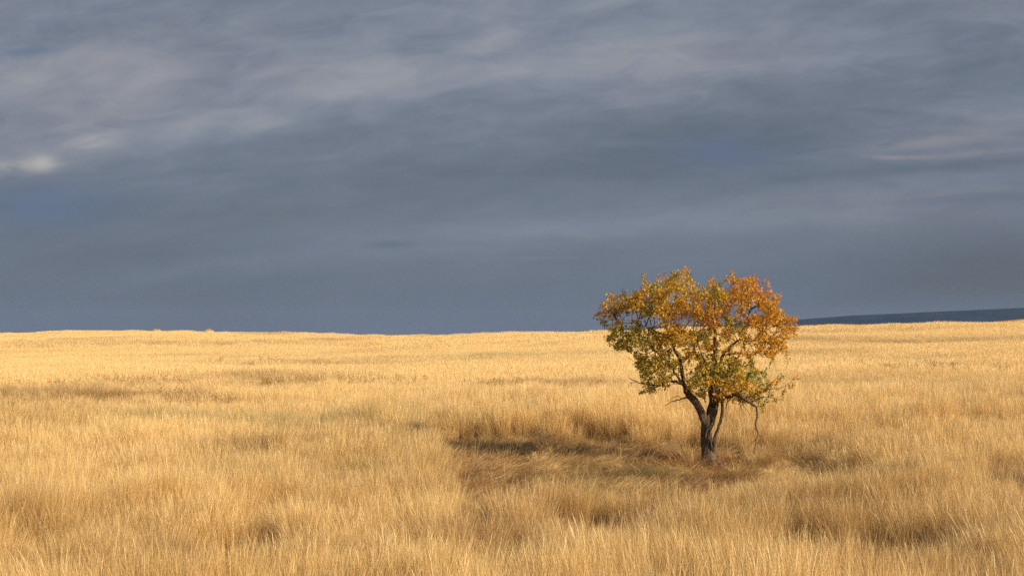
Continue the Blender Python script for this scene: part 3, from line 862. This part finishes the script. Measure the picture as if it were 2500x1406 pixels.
# clumps of foliage: x, y, r in an enlarged view of the crown (its origin at photo pixel 1400, 620); O orange, R red-orange, Y gold, G olive, D fresh green
BLOBS = '''270 620 70 O|380 560 110 O|400 450 70 O|500 520 110 O|525 400 42 G|620 500 100 O|690 420 70 O|730 310 55 Y|718 235 28 G|800 370 75 G|850 440 90 Y|930 380 80 Y
960 300 70 Y|1010 235 55 G|1080 215 45 O|1145 160 28 O|1160 265 50 Y|860 215 22 O|1040 340 75 Y|1180 400 85 Y|1280 430 85 Y|1400 430 85 G|1395 290 45 O|1450 350 50 G
1510 430 75 Y|1620 420 90 R|1635 285 70 R|1612 195 24 R|1760 330 100 R|1830 270 50 R|1740 450 100 O|1880 420 75 R|1950 285 20 R|1930 520 95 O|2030 460 60 O|2082 415 25 R
2000 600 100 O|2090 585 45 O|2080 690 85 O|2180 670 60 R|2250 645 35 R|2210 755 55 R|2120 800 75 O|760 560 100 G|900 560 95 O|1000 560 85 O|1100 500 85 O|1120 590 60 R
1240 560 80 O|1300 650 90 O|1400 560 85 O|1420 690 75 R|1520 560 75 O|1560 670 70 G|1690 600 70 O|1800 680 85 O|1900 700 90 O|960 690 85 O|1060 770 75 R|1190 800 55 O
440 760 85 G|390 860 70 G|480 930 75 G|560 850 85 G|640 760 60 G|700 870 90 G|800 830 80 Y|850 910 80 Y|950 850 90 O|1080 860 85 O|1200 880 85 O|1320 830 75 G|1360 930 60 O
1560 800 70 O|1680 770 60 G|1750 860 45 O|1900 840 75 O|2020 880 80 O|2100 930 60 O|2150 990 35 R|1980 990 55 O|2000 1060 30 G|1880 970 45 O
680 1080 60 G|720 1160 80 G|800 1070 75 G|880 1150 80 Y|760 1280 60 Y|900 1030 55 Y|900 1280 80 Y|1000 1120 45 G|1180 1000 55 O|1280 1040 55 Y|1340 1140 85 Y|1400 1040 50 G
1440 1180 75 G|1260 1250 80 G|1180 1340 50 Y|1400 1290 75 O|1540 1200 80 G|1620 1120 75 G|1560 1320 85 O|1680 1250 80 Y|1720 1330 85 O|1800 1200 65 D|1850 1290 65 D|1905 1200 38 D|1790 1100 40 D|1760 1030 45 O
800 1350 65 G|700 1385 28 G|1300 1400 50 Y|1480 1430 75 O|1620 1430 80 O|1750 1430 70 Y|1850 1410 70 G|1960 1390 45 Y|2040 1330 35 O|2095 1240 38 D|2240 1240 28 R|2180 1330 30 O
1940 1480 45 G|2030 1475 38 G|2100 1470 25 G|1910 1570 28 Y|640 1010 40 G|1700 1465 55 Y|1790 1475 55 G|1870 1460 50 D|1900 1370 55 G|1960 1330 40 D|1990 1420 40 G|1830 1400 55 Y|580 940 50 G|330 720 35 G|2230 820 25 R|1990 1300 22 O|2130 1370 22 G'''

def at_tree(px, py, dy):
    return at(px, py, TREE_Y + dy)

def build_tree():
    g = np.random.default_rng(42)
    root = empty('autumn_tree', tuple(TREE + np.array([0, 0, ground_z(TREE[0], TREE[1])])))
    tag(root, 'lone small autumn tree with orange and gold leaves and a crooked dark trunk', 'tree')
    off = np.array(root.location)

    def part(name, chains, mat, parent=root, label=None):
        V, F = tubes(chains, 8)
        V = [tuple(np.array(v) - off) for v in V]
        o = mesh_obj(name, V, F, mat, parent, smooth=True)
        if label:
            o['label'] = label
        return o
    # ---- growth of the live twigs towards the clumps of foliage
    nodes, par, manual_r, owner, grow = [], [], [], [], []
    limb_chain = []
    for li, (nm, live, pl) in enumerate(LIMBS):
        p, r = smooth_chain([at_tree(a, b, c) for a, b, c, _ in pl], [q[3] for q in pl], 3 if nm != 'dead_twig' else 2, 0.006)
        r = r * np.where((p[:, 2] > at_tree(1700, 950, 0)[2]) & (r > 0.012), 0.74, 1.0) if live else r
        limb_chain.append((p, r))
        if live:
            s = len(nodes)
            for i in range(len(p)):
                nodes.append(p[i])
                par.append(s + i - 1 if i else -1)
                manual_r.append(r[i])
                owner.append(li)
                grow.append(i > len(p) * 0.3)
    attr, acol = [], []
    cx, cy = 1725 * 1.0, 800.0
    for tok in BLOBS.replace('\n', '|').split('|'):
        a, b, r, c = tok.split()
        px, py, rm = 1400 + float(a) * S1, 620 + float(b) * S1, float(r) * S1 / FPX * TREE_Y
        # how deep the crown is there
        rho = min(1.0, math.hypot((px - 1710) / 245, (py - 815) / 185))
        half = 1.45 * math.sqrt(max(0.0, 1 - rho * rho)) + 0.12
        reps = 1 if half < 0.5 else (2 if half < 1.0 else 3)
        for k in range(reps):
            dy = (g.uniform(-1, 1) * half if reps == 1 else (-half + (2 * half) * (k + g.uniform(0.15, 0.85)) / reps)) * 0.92
            if py > 950:
                dy *= 0.6
            ctr = at_tree(px, py, dy)
            n = max(10, int((rm / 0.10) ** 2 * 19))
            v = g.normal(0, 1, (n, 3))
            v /= np.linalg.norm(v, axis=1)[:, None]
            pts = ctr + v * (rm * g.random((n, 1)) ** 0.45) * np.array([1, 1.3, 0.92])
            attr.append(pts)
            acol += [c] * n
    # thin growth that fills the rest of the crown
    OUT = np.array([(215, 640), (340, 400), (520, 400), (720, 270), (1000, 220), (1150, 220), (1250, 360), (1400, 290), (1520, 390), (1640, 240), (1840, 270), (1960, 400), (2080, 420), (2150, 620), (2250, 680),
                    (2120, 880), (2180, 1010), (1960, 1080), (1900, 1190), (1960, 1400), (1800, 1480), (1500, 1500), (1250, 1420), (1050, 1250), (900, 1330), (700, 1380), (620, 1130), (560, 960), (400, 930), (330, 760)], float)
    cnt = 0
    while cnt < 850:
        a, b = g.uniform(200, 2260), g.uniform(210, 1500)
        if poly_dist(np.array([a]), np.array([b]), OUT)[0] < 25:
            continue
        px, py = 1400 + a * S1, 620 + b * S1
        rho = min(1.0, math.hypot((px - 1710) / 245, (py - 815) / 185))
        half = (1.4 * math.sqrt(1 - rho * rho) + 0.12) * (0.7 if py > 940 else 1)
        attr.append(at_tree(px, py, g.uniform(-half, half))[None])
        u = (a - 1150) / 1000 - (b - 800) / 900 + g.normal(0, 0.45)       # greener to the lower left, redder to the upper right
        acol.append('R' if u > 0.85 else 'O' if u > 0.08 else 'Y' if u > -0.45 else 'G')
        cnt += 1
    attr = np.concatenate(attr)
    acol = np.array(acol)
    acol0, attr0 = acol, attr
    nodes = [np.array(p) for p in nodes]
    step, kill = 0.052, 0.062
    ng = np.array(nodes)
    gm = np.array(grow)
    best_d = np.full(len(attr), 1e9)
    best_i = np.zeros(len(attr), int)
    ids = np.where(gm)[0]
    dd = np.linalg.norm(attr[:, None] - ng[None, ids], axis=2)
    best_i, best_d = ids[dd.argmin(1)], dd.min(1)
    alive = np.ones(len(attr), bool)
    for it in range(90):
        alive &= best_d > kill
        if not alive.any():
            break
        src = best_i[alive]
        dirs = attr[alive] - np.array(nodes)[src]
        dirs /= np.linalg.norm(dirs, axis=1)[:, None]
        acc = {}
        for s, dv in zip(src, dirs):
            acc.setdefault(int(s), []).append(dv)
        new = []
        for s, dv in acc.items():
            m = np.mean(dv, axis=0) + g.normal(0, 0.22, 3)
            if par[s] >= 0 and manual_r[s] is None:
                pd = nodes[s] - nodes[par[s]]
                m = m + 0.55 * pd / (np.linalg.norm(pd) + 1e-9)
            m = m / (np.linalg.norm(m) + 1e-9)
            q = nodes[s] + m * step
            new.append((q, s))
        i0 = len(nodes)
        for q, s in new:
            nodes.append(q)
            par.append(s)
            manual_r.append(None)
            owner.append(owner[s])
        nn = np.array([q for q, _ in new])
        dd = np.linalg.norm(attr[:, None] - nn[None], axis=2)
        j = dd.argmin(1)
        dm = dd[np.arange(len(attr)), j]
        b = dm < best_d
        best_d[b], best_i[b] = dm[b], i0 + j[b]
    n = len(nodes)
    kids = [[] for _ in range(n)]
    for i, p in enumerate(par):
        if p >= 0:
            kids[p].append(i)
    rad = np.zeros(n)
    for i in range(n - 1, -1, -1):
        k = kids[i]
        rad[i] = 0.0024 if not k else (sum(rad[c] ** 2.5 for c in k)) ** (1 / 2.5)
        rad[i] = min(rad[i], 0.02)
        if manual_r[i] is not None:
            rad[i] = manual_r[i]
    nodes = np.array(nodes)
    # ---- chains of the grown twigs, by the limb they sit on
    tw = {}
    for i in range(n):
        for c in kids[i]:
            if manual_r[c] is None and (manual_r[i] is not None or c != max((k for k in kids[i]), key=lambda q: rad[q])):
                ch = [i, c]
                while kids[ch[-1]]:
                    ch.append(max(kids[ch[-1]], key=lambda q: rad[q]))
                rr = rad[ch].copy()
                rr[0] = rr[1]
                tw.setdefault(owner[c], []).append((nodes[ch], rr))
    # ---- trunk
    tp = [(1731, 1158, 0, .215), (1731, 1146, 0, .185), (1731, 1128, 0, .155), (1730, 1110, 0, .138), (1728, 1090, 0, .118), (1726, 1066, 0, .108), (1725, 1046, 0, .106), (1726, 1032, 0, .104), (1729, 1020, 0.02, .095), (1733, 1008, 0.03, .06)]
    p, r = smooth_chain([at_tree(a, b, c) for a, b, c, _ in tp], [q[3] for q in tp], 4)
    ch = [(p, r)]
    for ax, ay, k in ((-.16, -.06, .09), (.16, -.10, .10), (.05, -.2, .08), (-.1, .15, .09), (.14, .12, .08)):   # root flare
        b0 = p[8]
        foot = np.array([TREE[0] + ax * 1.9, TREE[1] + ay * 1.9, -0.06])
        ch.append(smooth_chain([b0 + np.array([ax * .35, ay * .35, 0.05]), np.array([TREE[0] + ax, TREE[1] + ay, 0.10]), foot], [k * .5, k * .8, k * .6], 4))
    trunk = part('trunk', ch, BARK)
    # ---- limbs and branches, each with its own twigs; a branch on a limb is the limb's child
    objs = {}
    def near_parent(li):
        q = limb_chain[li][0][0]
        best, bd = None, 1e9
        for lj in range(li):
            if LIMBS[lj][0] in ('limb', 'dead_branch', 'sucker_stem') and lj in objs and objs[lj].parent == root:
                dist = np.linalg.norm(limb_chain[lj][0] - q, axis=1).min()
                if dist < bd:
                    best, bd = objs[lj], dist
        return best if bd < 0.35 else root
    labels = {0: 'thick dark limb leaning up to the left', 9: 'low limb reaching right with a broken hanging end', 18: 'reddish bare branch hanging down to the grass', 28: 'bare grey forked branch sticking out left'}
    for li, (nm, live, pl) in enumerate(LIMBS):
        dead = nm.startswith('dead')
        pr = near_parent(li) if nm in ('branch', 'dead_twig') else root
        o = part(nm, [limb_chain[li]] + tw.get(li, []), DEADWOOD if li in (18, 19, 20, 21, 22) else BARK, pr, labels.get(li))
        objs[li] = o
    # ---- leaves along the thin live twigs
    pal = {'O': [(.72, .35, .03), (.70, .29, .03), (.74, .43, .042), (.62, .36, .03), (.46, .31, .03)],
           'R': [(.68, .29, .04), (.72, .36, .045), (.60, .22, .035), (.72, .43, .06), (.50, .26, .035)],
           'Y': [(.72, .47, .045), (.68, .40, .035), (.56, .39, .04), (.46, .35, .035), (.66, .31, .03)],
           'G': [(.38, .31, .03), (.27, .25, .028), (.52, .38, .035), (.62, .40, .035), (.19, .185, .025)],
           'D': [(.20, .26, .035), (.27, .33, .04), (.15, .19, .03), (.46, .40, .05), (.36, .34, .035)]}
    leaf_nodes = [i for i in range(n) if manual_r[i] is None and rad[i] < 0.0062] + [i for i in range(n) if manual_r[i] is not None and rad[i] < 0.0065]
    LV, LF, LC = [], [], []
    ctr = at_tree(1710, 820, 0)
    for i in leaf_nodes:
        near = int(np.argmin(np.sum((attr0 - nodes[i]) ** 2, axis=1)))
        if np.linalg.norm(attr0[near] - nodes[i]) > 0.22:
            continue
        code = acol0[near]
        ux, uz = (nodes[i][0] - ctr[0]) / 1.9, (nodes[i][2] - ctr[2]) / 1.5      # fewer orange leaves towards the lower left
        if ux + uz < 0.15 and code == 'O' and g.random() < 0.5:
            code = 'Y'
        elif ux + uz < -0.2 and code == 'Y' and g.random() < 0.35:
            code = 'G'
        k = g.integers(2, 6) + (1 if not kids[i] else 0)
        tdir = nodes[i] - nodes[par[i]] if par[i] >= 0 else np.array([0, 0, 1.0])
        tdir = tdir / (np.linalg.norm(tdir) + 1e-9)
        tone = g.normal(1, 0.08)
        for _ in range(k):
            outw = nodes[i] - ctr
            outw /= np.linalg.norm(outw) + 1e-9
            dv = tdir * 0.6 + outw * 0.35 + g.normal(0, 0.7, 3) + np.array([0, 0, -0.25])
            dv /= np.linalg.norm(dv) + 1e-9
            side = np.cross(dv, np.array([0, 0, 1.0]) + g.normal(0, 0.6, 3))
            side /= np.linalg.norm(side) + 1e-9
            nrm = np.cross(side, dv)
            ln = g.uniform(0.030, 0.063)
            wd = ln * g.uniform(0.28, 0.4)
            b = nodes[i] + g.normal(0, 0.014, 3) + dv * 0.012
            fold = nrm * wd * g.uniform(0.1, 0.6)
            curl = nrm * ln * g.uniform(-0.25, 0.05)
            o0 = len(LV)
            LV += [b, b + dv * ln * .42 + side * wd + fold, b + dv * ln + curl, b + dv * ln * .42 - side * wd + fold, b + dv * ln * .5]
            LF += [(o0, o0 + 4, o0 + 1), (o0 + 1, o0 + 4, o0 + 2), (o0, o0 + 3, o0 + 4), (o0 + 3, o0 + 2, o0 + 4)]
            c = np.array(pal[code][g.integers(0, 5)]) * tone * g.uniform(0.8, 1.12)
            LC += [(*np.clip(c, 0, 1), 1)] * 5
    LV = np.array(LV) - off
    o = mesh_obj('crown', LV, LF, LEAF, root, attrs=(('leafcol', 'FLOAT_COLOR', 'POINT', np.array(LC)),))
    print('tree nodes', n, 'leaves', len(LF) // 4)
build_tree()

# ------------------------------------------------------------------ small things in the field
def build_litter():
    g = np.random.default_rng(8)
    n = 5200
    a = g.uniform(0, 2 * np.pi, n)
    r = np.abs(g.normal(0, 1.6, n)) + 0.15
    x, y = TREE[0] - 0.9 + r * 1.35 * np.cos(a), TREE[1] + 0.3 + r * np.sin(a)
    k = clearing(x, y) > 0.4
    x, y = x[k], y[k]
    V, F, C = [], [], []
    pal = [(.40, .17, .05), (.50, .23, .06), (.30, .12, .05), (.52, .28, .09), (.24, .11, .05), (.58, .30, .06)]
    for px, py in zip(x, y):
        z = float(ground_z(px, py)) + g.uniform(0.07, 0.19)
        t = g.uniform(0, 6.28)
        d = np.array([math.cos(t), math.sin(t), g.normal(0, 0.35)])
        sd = np.array([-math.sin(t), math.cos(t), g.normal(0, 0.4)])
        ln, w = g.uniform(0.035, 0.065), g.uniform(0.010, 0.018)
        b = np.array([px, py, z])
        o = len(V)
        V += [b, b + d * ln * .45 + sd * w + (0, 0, .008), b + d * ln, b + d * ln * .45 - sd * w + (0, 0, .008)]
        F += [(o, o + 1, o + 2), (o, o + 2, o + 3)]
        c = np.array(pal[g.integers(0, 6)]) * g.uniform(0.7, 1.2)
        C += [(*c, 1)] * 4
    tag(mesh_obj('fallen_leaves', np.array(V), F, LEAF, attrs=(('leafcol', 'FLOAT_COLOR', 'POINT', np.array(C)),)),
        'rusty brown fallen leaves strewn over the flattened grass beside the trunk', 'fallen leaves', 'stuff')
build_litter()

def build_weeds():
    """spent flower stems with dark seed heads that stand above the grass"""
    m, nt, out = base_mat('spent_seed_head')
    a = N(nt, 'ShaderNodeAttribute', attribute_name='rnd').outputs['Fac']
    b = N(nt, 'ShaderNodeBsdfDiffuse')
    L(nt, MIXC(nt, a, (0.16, 0.085, 0.035), (0.42, 0.25, 0.10)), b.inputs[0])
    L(nt, b.outputs[0], out.inputs[0])
    src = []
    for q in range(6):
        g = np.random.default_rng(700 + q)
        ch, V, F = [], [], []
        for _ in range(7):
            x0, y0 = g.normal(0, 0.22, 2)
            h = g.uniform(0.55, 0.85)
            lx, ly = g.normal(0, 0.10, 2)
            top = np.array([x0 + lx, y0 + ly, h])
            ch.append((np.array([[x0, y0, 0], [x0 + lx * .3, y0 + ly * .3, h * .5], top]), np.array([.004, .0035, .003])))
            for _ in range(g.integers(3, 8)):
                tip = top + np.append(g.normal(0, 0.09, 2), g.uniform(-0.12, 0.06))
                ch.append((np.array([top - (0, 0, 0.14), tip]), np.array([.0025, .002])))
                ch.append((np.array([tip + (0, 0, -.016), tip + (0, 0, -.004), tip + (0, 0, .014)]), np.array([.006, .017, .005])))
        V, F = tubes(ch, 5)
        src.append(mesh_obj('seed_head_source', V, F, m, link=False, attrs=(('rnd', 'FLOAT', 'POINT', g.random(len(V))),)))
    g = np.random.default_rng(99)
    xs, ys = [], []
    for px, py, sx, sy, cnt in ((640, 944, 60, 4, 26), (800, 938, 90, 4, 34), (930, 935, 40, 4, 10), (250, 948, 130, 6, 60), (420, 950, 90, 5, 36), (120, 985, 90, 8, 40), (330, 988, 90, 6, 36),
                                (450, 985, 50, 5, 20), (1250, 955, 90, 6, 44), (1350, 950, 70, 5, 30), (1180, 952, 60, 5, 22), (2180, 905, 90, 6, 36), (2330, 912, 70, 6, 26), (60, 1010, 60, 10, 16),
                                (2020, 948, 60, 4, 8), (700, 893, 120, 5, 26), (1450, 948, 60, 4, 12)):
        for _ in range(int(cnt * 0.6)):
            p = ground_at(px + g.normal(0, sx), py + g.normal(0, sy), 0.5)
            xs.append(p[0]); ys.append(p[1])
    x, y = np.array(xs), np.array(ys)
    n = len(x)
    o = instancer('dry_weeds', np.stack((x, y, ground_z(x, y)), -1), np.stack((g.normal(0, .05, n), g.normal(0, .05, n), g.uniform(0, 6.28, n)), -1),
                  np.stack([g.uniform(0.8, 1.1, n)] * 3, -1), g.integers(0, 6, n), np.ones((n, 4)), src)
    tag(o, 'spent brown weeds with dark seed heads scattered through the golden grass', 'dry weeds', 'stuff')
build_weeds()

def build_stalks():
    base = ground_at(1173, 966, 0.0)
    Y = base[1]
    root = empty('dead_stalks', (base[0], base[1], float(ground_z(base[0], base[1]))))
    tag(root, 'three bare dark stalks, one snapped over, standing up out of the golden grass', 'dead stalks')
    off = np.array(root.location)
    P = lambda px, py, dy=0: at(px, py, Y + dy)
    for pl in ([(1166, 966, .0, .02), (1164.5, 945, 0, .018), (1163.3, 934, 0, .016), (1162.5, 926, 0, .008)],
               [(1170, 966, .3, .02), (1169.6, 940, .3, .018), (1170, 931, .3, .016), (1169, 920.5, .3, .007)],
               [(1174.5, 966, .1, .026), (1174.6, 948, .1, .026), (1174.8, 936, .1, .024), (1175.5, 929, .1, .017), (1176.3, 921, .1, .008)]):
        c = smooth_chain([P(a, b, d) for a, b, d, _ in pl], [q[3] for q in pl], 3)
        V, F = tubes([c], 6)
        mesh_obj('stalk', [tuple(np.array(v) - off) for v in V], F, BARK, root, smooth=True)
    V, F = tubes([smooth_chain([P(1174.8, 936, .1), P(1177.5, 937, .05), P(1179.5, 940, 0), P(1181.5, 942.5, 0)], [.022, .02, .018, .008], 3)], 6)
    o = mesh_obj('stalk', [tuple(np.array(v) - off) for v in V], F, BARK, root, smooth=True)
    o['label'] = 'snapped end of the stalk, hanging down to the right'
build_stalks()

def build_mounds():
    for q, (px, wide, high, lab) in enumerate(((388, 3.4, 0.70, 'low wedge shaped straw mound on the far crest, the left one of two'),
                                               (510, 2.6, 0.80, 'rounded shaggy straw mound on the far crest, the right one of two'))):
        D = float(np.interp(px, CR_PX, CR_D)) - 1.5
        x = (px - 1250) / FPX * D
        y = D
        g = np.random.default_rng(50 + q)
        V, F, Rn = [], [], []
        na, nr = 28, 9
        for i in range(nr + 1):
            t = i / nr
            for j in range(na):
                a = 2 * math.pi * j / na
                r = wide / 2 * math.sin(t * math.pi / 2) * (1 + 0.16 * math.sin(3 * a + q) + 0.08 * math.sin(7 * a))
                lop = 1.0 + (-0.45 * math.cos(a) * math.sin(t * math.pi / 2) if q == 0 else 0)
                z = (high + GRASS_TOP * 0.55) * math.cos(t * math.pi / 2) ** 0.8 * lop + g.normal(0, 0.05)
                V.append((r * math.cos(a), r * math.sin(a), z if i < nr else -0.1))
                Rn.append(g.random() * .5 + .4)
        for i in range(nr):
            for j in range(na):
                F.append((i * na + j, (i + 1) * na + j, (i + 1) * na + (j + 1) % na, i * na + (j + 1) % na))
        H = [0.3] * len(V)
        nv = len(V)
        for k in range(420):                       # shaggy stems standing off the mound
            b = np.array(V[g.integers(0, nv - na)])
            d = np.array([g.normal(0, .35), g.normal(0, .35), 1.0]) + np.array([b[0], b[1], 0]) * 0.3
            d /= np.linalg.norm(d)
            h, w, a = g.uniform(.15, .42), .022, g.uniform(0, 3.14)
            o = len(V)
            sd = np.array([math.cos(a), math.sin(a), 0]) * w
            V += [tuple(b - sd), tuple(b + sd), tuple(b + d * h + sd * .3), tuple(b + d * h - sd * .3)]
            F.append((o, o + 1, o + 2, o + 3))
            Rn += [g.random()] * 4
            H += [0.2, 0.2, 0.9, 0.9]
        o = mesh_obj('straw_mound', V, F, MOUND_MAT, attrs=(('rnd', 'FLOAT', 'POINT', Rn), ('head', 'FLOAT', 'POINT', H)))
        o.location = (x, y, float(ground_z(x, y)))
        tag(o, lab, 'straw mound', group='straw mounds on the far crest')
def mound_material():
    m, nt, out = base_mat('weathered_straw')
    a = N(nt, 'ShaderNodeAttribute', attribute_name='rnd').outputs['Fac']
    d = N(nt, 'ShaderNodeBsdfDiffuse')
    L(nt, MIXC(nt, a, (0.40, 0.26, 0.10), (0.72, 0.52, 0.25)), d.inputs[0])
    L(nt, d.outputs[0], out.inputs[0])
    return m
MOUND_MAT = mound_material()
build_mounds()

# ------------------------------------------------------------------ the air between here and the far ridge
def build_haze():
    x0, x1, y0, y1, z0, z1 = -8600, 8600, -3000, 8600, -46, 132
    V = [(x, y, z) for x in (x0, x1) for y in (y0, y1) for z in (z0, z1)]
    F = [(0, 1, 3, 2), (4, 6, 7, 5), (0, 4, 5, 1), (2, 3, 7, 6), (0, 2, 6, 4), (1, 5, 7, 3)]
    m, nt, out = base_mat('pale_haze')
    v = N(nt, 'ShaderNodeVolumePrincipled')
    v.inputs['Color'].default_value = (0.36, 0.50, 0.84, 1)
    v.inputs['Density'].default_value = 3.3e-5
    v.inputs['Anisotropy'].default_value = 0.0
    L(nt, v.outputs[0], out.inputs['Volume'])
    m.cycles.volume_sampling = 'DISTANCE'
    tag(mesh_obj('haze', V, F, m), 'thin blue haze over the plain in front of the far ridge', 'haze', 'stuff')
build_haze()
